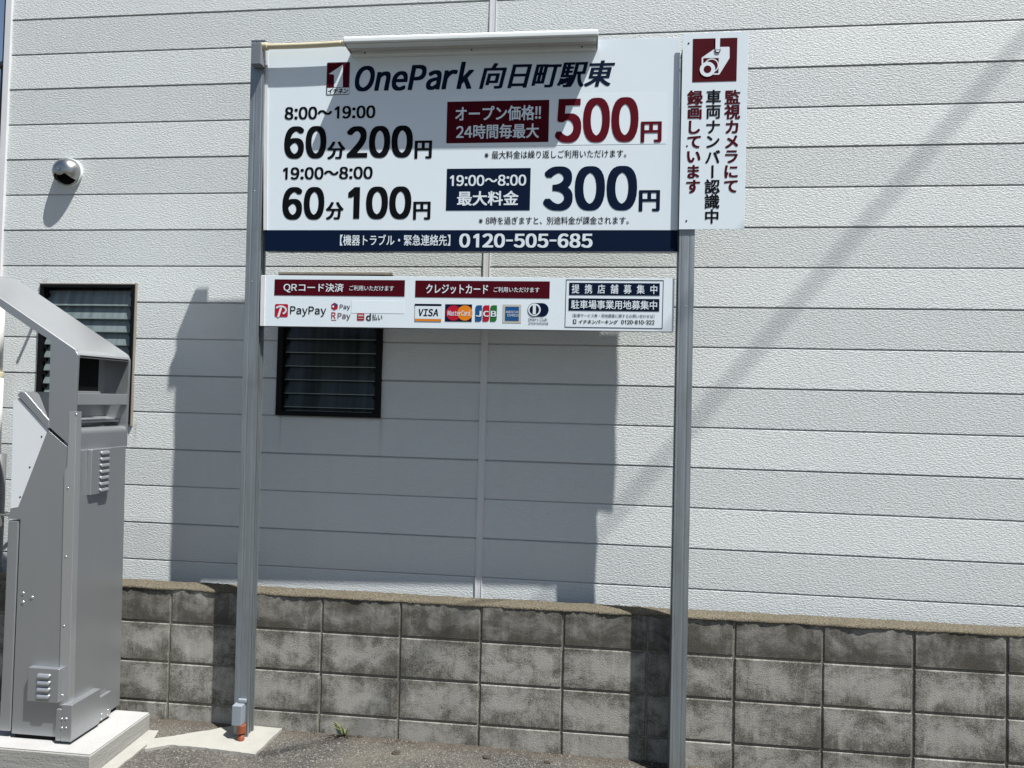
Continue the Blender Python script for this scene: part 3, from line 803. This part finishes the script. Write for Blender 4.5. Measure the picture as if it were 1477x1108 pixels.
def camera_notice():
    YS = PY0-.008
    t = board('camera_notice', 'narrow upright white sign with maroon camera symbol and three columns of writing', [(985, 48.5), (1080, 45), (1073.5, 330.5), (979.2, 331)], YS, .004, lip=False)
    Y = YS-.0012
    sq = [(999.7, 56.2), (1063.7, 54.4), (1062.3, 116.8), (998.6, 118.4)]
    MBq = MB().prism([(at(x, y, Y).x, at(x, y, Y).z) for x, y in sq], Y, Y+.0008).build('symbol_field', M['maroon'], t)
    def cp(x, y): X = 980+x/12.31; Yp = 40+y/12.31; p = at(X, Yp, Y); return (p.x, p.z)
    Wt = M['white']; k = 1/12.31*(at(1001, 80, Y).x-at(1000, 80, Y).x)
    MB().prism([cp(*p) for p in [(615, 383), (735, 343), (878, 341), (890, 352), (890, 540), (712, 826), (694, 836), (590, 836), (560, 800), (404, 660), (394, 640), (394, 545), (404, 528)]], Y-.0006, Y-.0001).build('symbol_body', Wt, MBq)
    MB().prism([cp(*p) for p in [(424, 543), (698, 540), (692, 806), (424, 806)]], Y-.0011, Y-.0007).build('symbol_body', M['maroon'], MBq)
    def ringed(x, y, r, mat, d): c = cp(x, y); return MB().prism(circ(c[0], c[1], r*k, 32), Y-d, Y-d+.0004).build('symbol_lens', mat, MBq)
    ringed(570, 675, 128, Wt, .0016); ringed(570, 675, 108, M['maroon'], .0021); ringed(497, 743, 136, Wt, .0026); ringed(497, 743, 68, M['maroon'], .0031)
    MB().prism([cp(*p) for p in [(622, 380), (730, 380), (722, 436), (700, 456), (650, 456), (630, 436)]], Y-.0036, Y-.0032).build('symbol_stem', M['maroon'], MBq)
    MB().prism([cp(*p) for p in [(640, 170), (720, 168), (714, 396), (636, 396)]], Y-.0041, Y-.0037).build('symbol_stem', Wt, MBq)
    MB().prism([cp(*p) for p in [(642, 408), (712, 408), (704, 430), (690, 440), (662, 440), (648, 430)]], Y-.0041, Y-.0037).build('symbol_stem', Wt, MBq)
    cols = [('監視カメラにて', 'maroon', (602, 594), 372, 885, .034), ('車両ナンバー認識中', 'ink', (509, 500), 372, 1032, .024), ('録画しています', 'maroon', (418, 408), 375, 885, .034)]
    for s, m_, (xa, xb), ya, yb, r in cols:
        n = len(s); pitch = (yb-ya)/n; mbs = MB(); em = None
        for i, c in enumerate(s):
            yc = ya+pitch*(i+.5); xc = xa+(xb-xa)*i/(n-1)
            P = at(880+xc/3.408, 20+yc/3.408, Y); E = abs(at(880+xc/3.408, 20+(yc+pitch)/3.408, Y).z-P.z)*1.02
            gv, gf = glyph(c)
            if c == 'ー': gv = [(-y, x) for x, y in gv]
            mx = (min(v[0] for v in gv)+max(v[0] for v in gv))/2; mz = (min(v[1] for v in gv)+max(v[1] for v in gv))/2
            if c == 'ー': gv = [(mx+(v[0]-mx), v[1]) for v in gv]
            for kk in range(9):
                dx, dz = [(0, 0), (r, r*.6), (r, 0), (r, -r*.6), (0, r*.6), (0, -r*.6), (-r, r*.6), (-r, 0), (-r, -r*.6)][kk]
                mbs.add([(P.x+(v[0]-mx+dx)*E, Y-.00002*kk, P.z+(v[1]-mz+dz)*E) for v in gv], gf)
        o = mbs.build('lettering', M[m_], t, recalc=False)
        b = bmesh.new(); b.from_mesh(o.data); fl = [f for f in b.faces if f.normal.y > 0]
        if fl: bmesh.ops.reverse_faces(b, faces=fl)
        b.to_mesh(o.data); b.free()
    for x, y in ((386, 145), (378, 650), (375, 1018)):
        p = at(880+x/3.408, 20+y/3.408, YS); MB().dome((p.x, YS+.0002, p.z), .0045, 'Y', .6, 10, 3).build('screw', M['frame'], t, smooth=True)
camera_notice()

# ------------------------------------------------------------------ sign lamp and conduit
def sign_lamp():
    a, b = at(496, 52, -.232), at(862, 52, -.232); X0, X1 = a.x, b.x
    zt = (at(680, 46, -.232).z); zb = zt-.034
    t = thing('sign_lamp', ((X0+X1)/2, SY, zb), 'slim white lamp hood sticking out over the top edge of the price board', 'lamp')
    y0, y1 = -.236, SY-.001
    nose = [(y1, zt-.004)]+[(y0+.014-.014*math.cos(math.radians(q)), zt-.016+.014*math.sin(math.radians(q))) for q in (90, 60, 30, 0)]
    nose += [(y0, zb+.004), (y0+.004, zb), (y0+.012, zb), (y0+.012, zb+.010), (y1, zb+.010)]
    MB().prismx(nose, X0, X1).build('hood', M['lampw'], t, bevel=.001)
    d = MB(); d.box(X0+.006, X1-.006, y0+.016, y0+.052, zb-.004, zb+.0095); d.build('diffuser', M['lampw'], t, bevel=.003)
    d = MB(); d.box(X0+.006, X1-.006, y0+.058, y0+.094, zb+.003, zb+.0095); d.build('gear_tray', M['lampg'], t, bevel=.002)
    r = MB(); r.box(X0+.004, X1-.004, y1-.028, y1-.0005, zb-.012, zb+.0095); r.build('mounting_rail', M['lampw'], t, bevel=.002)
    e = MB(); e.box(X0-.003, X0, y0+.002, y1, zb-.002, zt-.006); e.build('end_plate', M['lampw'], t, bevel=.001)
    e = MB(); e.box(X1, X1+.003, y0+.002, y1, zb-.002, zt-.006); e.build('end_plate', M['lampw'], t, bevel=.001)
    for f in (.06, .5, .94): MB().dome((X0+(X1-X0)*f, y1-.0285, zb-.002), .004, 'Y', .6, 10, 3).build('screw', M['frame'], t, smooth=True)
sign_lamp()
def conduit():
    p = at(379, 67.5, -.143); q = at(499, 62.5, -.143)
    t = thing('conduit_run', (p.x, -.15, p.z), 'cream conduit pipe from the grey junction box to the sign lamp', 'conduit')
    n = 12; pts = []
    for i in range(n+1):
        f = i/n; v = p.lerp(q, f); v.z += .003*math.sin(f*math.pi)*-1; pts.append(v)
    MB().tube(pts, .0135, 14).build('pipe', M['cream'], t, smooth=True)
    MB().tube([p+Vector((-.006, 0, 0)), p+Vector((.026, 0, .0005))], .019, 14).build('coupling', M['cream'], t, bevel=.002)
    MB().tube([q+Vector((-.02, 0, .0)), q+Vector((.008, 0, .0))], .0155, 14).build('coupling', M['cream'], t, bevel=.002)
conduit()
def boxes():
    a, b = at(362.6, 62, -.164), at(375.6, 92, -.164)
    t = thing('junction_box', ((a.x+b.x)/2, -.15, b.z), 'dark grey junction box capping the top of the left sign post', 'junction box')
    zt, zb = a.z, b.z-.004; x0, x1 = a.x-.001, b.x+.004
    MB().box(x0, x1, -.164, PY0-.002, zb, zt).build('box_body', M['boxgrey'], t, bevel=.004)
    MB().box(x0+.003, x1-.003, -.1672, -.1642, zb+.003, zt-.003).build('box_lid', M['boxgrey'], t, bevel=.002)
    a, b = at(334.5, 1018, -.168), at(347.5, 1048, -.168)
    t = thing('cable_box', ((a.x+b.x)/2, -.15, b.z), 'small pale blue grey cable box at the foot of the left sign post', 'cable box')
    MB().box(a.x, b.x, -.168, PY0-.002, b.z, a.z).build('box_body', M['boxlt'], t, bevel=.003)
    MB().box(b.x-.035, b.x+.006, PY0-.016, PY0-.001, a.z+.001, a.z+.02).build('box_neck', M['boxlt'], t, bevel=.004)
    xm = b.x-.006; zg = gz(xm, -.15)
    MB().tube([(xm, -.150, b.z-.001), (xm, -.150, b.z-.035), (xm+.001, -.151, b.z-.040)], .021, 14).build('pipe_collar', M['orange'], t, bevel=.002)
    MB().tube([(xm, -.150, b.z-.038), (xm+.002, -.152, zg-.02)], .0155, 14).build('pipe', M['orange'], t, smooth=True)
boxes()

# ------------------------------------------------------------------ payment machine on its pad
PT = G-.400                                    # top of the pad
def pad():
    x1 = -.014; y0, y1 = -.545, -.118; x0 = -1.25; z0 = gz(-.3, -.3)-.08
    t = thing('concrete_pad', (-.6, -.33, gz(-.6, -.3)), 'pale concrete pad under the silver payment machine', 'concrete pad')
    b = bmesh.new(); o = Vector(t['_o'])
    MB().box(x0, x1, y0, y1, z0, PT-.006).build('pad_side', M['padside'], t, bevel=.005)
    MB().box(x0+.004, x1-.004, y0+.004, y1-.004, PT-.0058, PT).build('pad_top', M['padtop'], t, bevel=.004)
pad()
NF = -.462; MXR = -.183; BK = -.131            # near face, right face, far face of the machine
def n2(x, y, Y=NF): p = at(x, y, Y); return (p.x, p.z)
def machine():
    t = thing('payment_machine', (-.36, -.3, PT), 'tall silver grey parking payment machine with sloping hood on a concrete pad', 'payment machine')
    mm = M['mach']
    zb = PT+.020
    xtop = at(110, 600, NF).x; kl = (xtop-MXR)/(at(110, 600, NF).z-PT)
    mx = lambda z: MXR+kl*(z-PT)
    BK = atx(181.5, 648, mx(PT+1.29)).y
    xr = MXR; zs = atx(122, 648, mx(PT+1.3)).z          # underside of the hood block
    xl = n2(24, 900)[0]-.0
    seamR = n2(105, 650); seamL = n2(69, 618)
    wl = n2(26, 732); wl2 = n2(15, 734); st = n2(11, 748); xd = n2(23, 900)[0]
    pl = [(xd, zb), (xr, zb), (mx(zs), zs-.004), (mx(zs)-.012, zs-.004), (seamR[0]-.002, seamR[1]-.004), (seamL[0], seamL[1]-.006), wl, wl2, (st[0], st[1]), (xd, st[1])]
    MB().prism(pl, NF, BK).build('body', mm, t, bevel=.004)
    MB().prism([(xd+.01, PT), (xr-.012, PT), (xr-.012, zb), (xd+.01, zb)], NF+.01, BK-.01).build('gap_shade', M['dark'], t)  # near-black block stands for the shade in the gap under the body
    # front door, seen edge on
    dl, dt, db = n2(10, 800)[0], n2(15, 751)[1], zb+.006
    MB().box(dl-.004, n2(20.5, 900)[0], NF+.002, BK-.004, db, dt).build('front_door', M['mach'], t, bevel=.006)
    # console: white cheeks, dark screen between them, sloping lid
    cheek = [n2(27, 574), n2(69.5, 619), n2(26, 732), n2(15, 734), n2(19, 580)]
    for y0, y1 in ((NF-.001, NF+.012), (BK-.012, BK+.001)):
        o = MB().prism(cheek, y0, y1).build('side_panel', M['acryl'], t, bevel=.0015)
        if y0 < -.4:
            for x, y in ((60, 630), (43, 674), (29, 717)):
                p = at(x, y, y0); MB().dome((p.x, y0+.0004, p.z), .0045, 'Y', .5, 10, 3).build('screw', M['frame'], o, smooth=True)
    core = [n2(32, 584), n2(70, 624), n2(32, 724), n2(21, 724), n2(23, 588)]
    MB().prism(core, NF+.0125, BK-.0125).build('console_core', M['dark'], t)
    lid = [n2(26, 570), n2(31, 564.5), n2(38, 566), n2(72, 606), n2(72, 618), n2(69, 618)]
    MB().prism(lid, NF-.006, BK+.006).build('console_lid', mm, t, bevel=.003)
    # hood: two bent side frames, sloping roof, open back with screen, crossbar and shelf
    HN = NF-.0035; HF = atx(188.5, 516, mx(PT+1.72)).y
    def hn(x, y): p = at(x, y, HN); return (p.x, p.z)
    top = hn(109, 505); a = hn(0, 430); sl = (a[1]-top[1])/(a[0]-top[0]); Lx = top[0]-.62
    rz = lambda x: top[1]+sl*(x-top[0])
    inner = hn(73, 491); lowL = n2(69.5, 615, HN); lowR = n2(105.5, 647, HN)
    xh = mx(top[1]-.1)+.001; b0 = hn(0, 443); b1 = hn(47.6, 475.5)
    sb = (b0[1]-b1[1])/(b0[0]-b1[0])
    side = [(Lx, rz(Lx)), (Lx, b1[1]+sb*(Lx-b1[0])+.0), b1, inner, lowL, lowR, (xh-.003, lowR[1]-.0), (xh, rz(xh)-.02), (xh-.012, rz(xh-.012))]
    for y0, y1 in ((HN, HN+.014), (HF-.014, HF)):
        MB().prism(side, y0, y1).build('hood_side', mm, t, bevel=.004, seg=3)
    th = .012
    MB().prism([(Lx-.002, rz(Lx)+.003), (xh-.016, rz(xh-.016)+.003), (xh-.001, rz(xh)-.012), (xh-.001, rz(xh)-.028), (xh-.022, rz(xh)-.012), (Lx-.002, rz(Lx)-th)], HN+.0005, HF-.0005).build('hood_roof', M['machlt'], t, bevel=.006, seg=3)  # same paint as the body, lightened in colour to look sunlit
    # back face frame of the hood
    def R(x, y): p = atx(x, y, xh); return (p.y, p.z)
    zt = R(150, 508)[1]; z1 = R(150, 515)[1]; z2 = R(150, 568)[1]; z3 = R(150, 584)[1]; z4 = R(150, 612)[1]; zlow = R(150, 647)[1]
    fr = MB(); fr.box(xh-.016, xh-.001, HN+.0145, HF-.0145, z1, rz(xh)-.024); fr.build('hood_header', M['mach'], t, bevel=.002)
    fr = MB(); fr.box(xh-.016, xh-.002, HN+.0145, HF-.0145, z3, z2); fr.build('crossbar', M['machlt'], t, bevel=.002)
    # screen back inside the hood
    yb = R(158, 540)[0]
    MB().box(xh-.075, xh-.055, HN+.016, yb, z2+.012, z1+.02).build('screen_back', M['dark'], t, bevel=.002)
    MB().box(xh-.10, xh-.05, HN+.016, yb+.01, z2-.004, z2+.010).build('screen_ledge', M['machlt'], t, bevel=.002)
    MB().box(inner[0]+.005, inner[0]+.012, HN+.0145, HF-.0145, lowL[1]+.02, rz(inner[0]+.012)-.03).build('inner_wall', M['mach'], t)
    # shelf and rounded sill
    MB().prism([(xh-.040, z4+.016), (xh-.19, z4+.050), (xh-.19, z4+.042), (xh-.040, z4+.008)], HN+.0145, HF-.0145).build('shelf', M['machlt'], t, bevel=.001)
    zz = R(150, 616)[1]
    MB().prism([(xh-.06, zlow), (xh-.001, zlow)]+[(xh-.031+.030*math.cos(math.radians(q)), zz-.030+.030*math.sin(math.radians(q))) for q in (0, 15, 30, 45, 60, 75, 90)]+[(xh-.06, zz)], HN+.0145, HF-.003).build('sill', mm, t, bevel=.0015)
    # corner angle with rivets
    ca = MB(); za = atx(109, 594, MXR).z; zc = atx(105, 1018, MXR).z; e = .0035
    x0c = n2(107, 800)[0]; x0c = MXR-.046
    ma = mx(za)
    ca.prism([(x0c, zc+.01), (mx(zc)+e, zc), (ma+e, za), (ma-.030, za), (ma-.030, za-.25), (mx(za-.27)-.046, za-.27)], NF-.006, NF-.0042)
    ca.prism([(mx(zc)+.0006, zc), (mx(zc)+e, zc), (ma+e, za), (ma+.0006, za)], NF-.0041, NF+.030)
    an = ca.build('corner_angle', M['machlt'], t, bevel=.0015)
    rv = MB()
    for x, y in ((98, 704), (95, 803), (92, 903), (90, 1003)):
        p = at(x, y, NF-.006); rv.dome((p.x, NF-.006, p.z), .0045, 'Y', .6, 10, 3)
    p = at(111, 600, NF-.006); rv.dome((MXR-.017, NF-.006, za-.012), .005, 'Y', .6, 10, 3)
    rv.build('rivet', M['bolt'], an, smooth=True)
    # near-face bolts
    for x, y in ((33, 856), (33, 869), (46, 862)):
        p = at(x, y, NF); MB().dome((p.x, NF+.0005, p.z), .0085, 'Y', .55, 16, 5).build('bolt', M['bolt'], t, smooth=True)
    # louvred vent cover on the near face
    X0, X1, Z0, Z1 = rect(39.5, 84.5, 964, 1013, NF-.03)
    v = MB().box(X0, X1, NF-.030, NF-.001, Z0, Z1).build('vent_cover', mm, t, bevel=.003)
    for i in range(4):
        zc = Z1-(Z1-Z0)*(.20+.20*i); lw = (X1-X0)
        louvre(v, 'Y', X0+lw*.30, X0+lw*.76, zc, NF-.030)
    # louvred vent cover on the right face
    y0, z1 = atx(132, 648, MXR).y, atx(146, 648, MXR+.02).z; y1, z0 = atx(159, 714, MXR).y-.012, atx(146, 713, MXR+.02).z
    xv = mx(z1)
    v = MB().box(xv+.0005, xv+.022, y0, y1, z0, z1).build('vent_cover', mm, t, bevel=.003)
    for i in range(7):
        zc = z1-(z1-z0)*(.085+.137*i); ly = y1-y0
        louvre(v, 'X', y0+ly*.42, y0+ly*.93, zc, xv+.022)
    # foot brackets
    zt_ = atx(110, 1003, MXR+.02).z
    MB().box(MXR-.02, MXR+.030, NF-.022, -.297, PT+.014, zt_-.028).build('foot_bracket', mm, t, bevel=.003)
    MB().box(MXR+.001, MXR+.022, -.296, -.205, PT+.014, zt_-.075).build('foot_bracket', mm, t, bevel=.003)
    MB().box(n2(86, 1030)[0], MXR-.0205, NF-.022, NF-.0065, PT+.014, zt_-.05).build('foot_bracket', mm, t, bevel=.003)
    b = MB()
    for x, y in ((89, 1037), (95, 1037), (89, 1050), (95, 1050)):
        p = at(x, y, NF-.022); b.dome((p.x, NF-.0218, p.z), .005, 'Y', .6, 10, 3)
    for yy, zz_ in ((-.27, .045), (-.225, .045), (-.27, .02), (-.225, .02)): b.dome((MXR+.0218, yy, PT+zz_), .005, 'X', .6, 10, 3)
    b.build('bolt', M['bolt'], t, smooth=True)
def louvre(par, axis, a, b, zc, face, h=.0065, out=.009):
    n, m = 12, 5; mb = MB(); L = b-a; r = h
    for i in range(n+1):
        f = i/n; x = a+L*f; e = min(1.0, min(f, 1-f)/.16); k = math.sqrt(max(0.0, 1-(1-e)**2)) if e < 1 else 1.0
        for j in range(m+1):
            q = math.pi*j/m/1.6
            d = out*k*math.sin(min(q, math.pi/2)+.0); z = zc+h*k*(1-2*j/m) if False else zc+h*(math.cos(q*1.0)*2-1)*k
            mb.v.append(Vector((x, face-d, z)) if axis == 'Y' else Vector((face+d, x, z)))
    for i in range(n):
        for j in range(m): mb.f.append([i*(m+1)+j, (i+1)*(m+1)+j, (i+1)*(m+1)+j+1, i*(m+1)+j+1]); mb.mi.append(0)
    o = mb.build('louvre', M['machlt'], par, smooth=True)
    md = o.modifiers.new('shell', 'SOLIDIFY'); md.thickness = .001
    return o
machine()

# ------------------------------------------------------------------ small things
def sleeve():
    p = at(-1.5, 640, .185); zt = at(0, 440, .185).z; zm = at(2, 655, .185).z
    t = thing('pipe_cover', (p.x, .185, gz(-1)), 'grey upright pipe with a white sleeve and a tied cord behind the payment machine', 'pipe')
    MB().tube([(p.x+.004, .185, gz(-1)), (p.x+.004, .185, zm)], .036, 18).build('pipe', M['dgrey'], t, smooth=True)
    zj = at(2, 542, .185).z
    MB().tube([(p.x-.026, .185, zm-.004), (p.x-.026, .185, zj-.004)], [.031, .029], 18).build('sleeve', M['pvc'], t, smooth=True)
    MB().tube([(p.x-.028, .185, zj-.01), (p.x-.028, .185, zj+.02)], .033, 18).build('coupling', M['cream'], t, bevel=.003)
    MB().tube([(p.x-.030, .185, zj+.018), (p.x-.030, .185, zt+.05)], .026, 18).build('sleeve', M['pvc'], t, smooth=True)
    c = at(3, 742, .145); r = MB()
    r.tube([c+Vector((.052*math.cos(a*.5), .04+.052*math.sin(a*.5), .003*math.sin(a))) for a in range(13)], .006, 8)
    r.tube([c+Vector((-.004, -.016, 0)), c+Vector((.0, -.018, -.03)), c+Vector((.008, -.018, -.075)), c+Vector((.012, -.018, -.055)), c+Vector((.008, -.02, -.02)), c+Vector((.0, -.02, .005))], .005, 8)
    r.tube([c+Vector((-.002, -.016, 0)), c+Vector((-.012, -.018, -.05)), c+Vector((-.010, -.018, -.09))], .0045, 8)
    r.build('cord', M['rope'], t, smooth=True)
sleeve()

def weed():
    p = atz(498, 1062, gz(.95, -.03)); t = thing('weed', (p.x, p.y, gz(p.x, p.y)), 'small green weed growing at the foot of the block wall', 'weed')
    rnd = random.Random(3); mb = MB(); z = gz(p.x, p.y)
    for i in range(13):
        a = rnd.uniform(0, 2*math.pi); L = rnd.uniform(.06, .115); up = rnd.uniform(.55, 1.25); wd = rnd.uniform(.0022, .004)
        d = Vector((math.cos(a), math.sin(a)*.6-.2, 0)).normalized(); s = Vector((-d.y, d.x, 0)); prev = None
        for k in range(6):
            f = k/5; c = Vector((p.x, p.y, z))+d*(L*.8*f)+Vector((0, 0, L*up*(f-.55*f*f)*1.5)); ww = wd*(math.sin(math.pi*min(1, f*.85+.15)))
            o = len(mb.v); mb.v += [c-s*ww, c+Vector((0, 0, -.001)), c+s*ww]
            if prev is not None:
                for q in (0, 1): mb.f.append([prev+q, prev+q+1, o+q+1, o+q]); mb.mi.append(0)
            prev = o
    f = mb.build('leaves', M['leaf'], t, smooth=True, recalc=False)
    MB().tube([(p.x, p.y, z-.01), (p.x+.002, p.y-.001, z+.02)], [.004, .0025], 8).build('stem', M['leaf'], t, smooth=True)
weed()
def clods():
    spots = [((572, 1085), .016, 'small dark clod lying on the asphalt right of the weed'), ((703, 1091), .018, 'largest dark clod lying on the asphalt near the block wall'), ((790, 1096), .012, 'dark clod lying on the asphalt, rightmost one'),
             ((519, 1063), .009, 'tiny dark clod beside the weed at the wall foot'), ((674, 1083), .007, 'tiny dark clod just left of the largest clod')]
    for i, ((x, y), r, lb) in enumerate(spots):
        p = atz(x, y, ZG); b = bmesh.new(); bmesh.ops.create_icosphere(b, subdivisions=3, radius=r)
        for v in b.verts:
            v.co *= 1+.55*noise.noise(v.co*(1.3/r)+Vector((i*7, 0, 0)))
            v.co.z *= .55; v.co.x *= 1.25
        me = bpy.data.meshes.new('clod'); b.to_mesh(me); b.free(); me.materials.append(M['soil'])
        o = bpy.data.objects.new('clod', me); sc.collection.objects.link(o); o.location = (p.x, p.y, gz(p.x, p.y)+r*.25)
        tag(o, lb, 'clod', 'soil clods on the asphalt')
clods()

def grit():
    rnd = random.Random(11); mb = MB(); cm = []
    for i in range(1500):
        x = rnd.uniform(-.05, 3.6) if rnd.random() < .8 else rnd.uniform(.5, 1.6)
        y = -abs(rnd.gauss(0, .035))-.004 if rnd.random() < .7 else rnd.uniform(-.5, -.02)
        if x < .72 and -.30 < y and rnd.random() < .8: continue
        r = rnd.uniform(.0010, .0034)*(1.5 if rnd.random() < .06 else 1); z = gz(x, y)+r*.3
        pts = []
        for d in ((1, 0, 0), (-1, 0, 0), (0, 1, 0), (0, -1, 0), (0, 0, .7), (0, 0, -.7)):
            q = rnd.uniform(.6, 1.3)*r; pts.append((x+d[0]*q, y+d[1]*q, z+d[2]*q))
        mb.add(pts, [(0, 2, 4), (2, 1, 4), (1, 3, 4), (3, 0, 4), (2, 0, 5), (1, 2, 5), (3, 1, 5), (0, 3, 5)], rnd.choice((0, 0, 0, 1, 1, 2)))
    o = mb.build('loose_grit', [M['soil'], M['gritmid'], M['gritpale']], None)
    o['kind'] = 'stuff'; tag(o, 'loose grit and crumbs of soil scattered along the foot of the block wall', 'grit')
grit()

def utility_cable():
    # hangs high above the lot; its blurred shadow crosses the siding
    L = 8.5; a, b = at(1477, 72, WY), at(855, 785, WY); d = (b-a)
    p = a-sd*L-d*1.1; q = b-sd*L+d*1.1; n = 16; mb = MB()
    mb.tube([p.lerp(q, i/n) for i in range(n+1)], .0095, 10)
    o = mb.build('utility_cable', M['cable'], smooth=True)
    tag(o, 'black overhead cable whose blurred shadow crosses the siding', 'cable')
utility_cable()

for o in sc.objects:
    if '_o' in o: del o['_o']
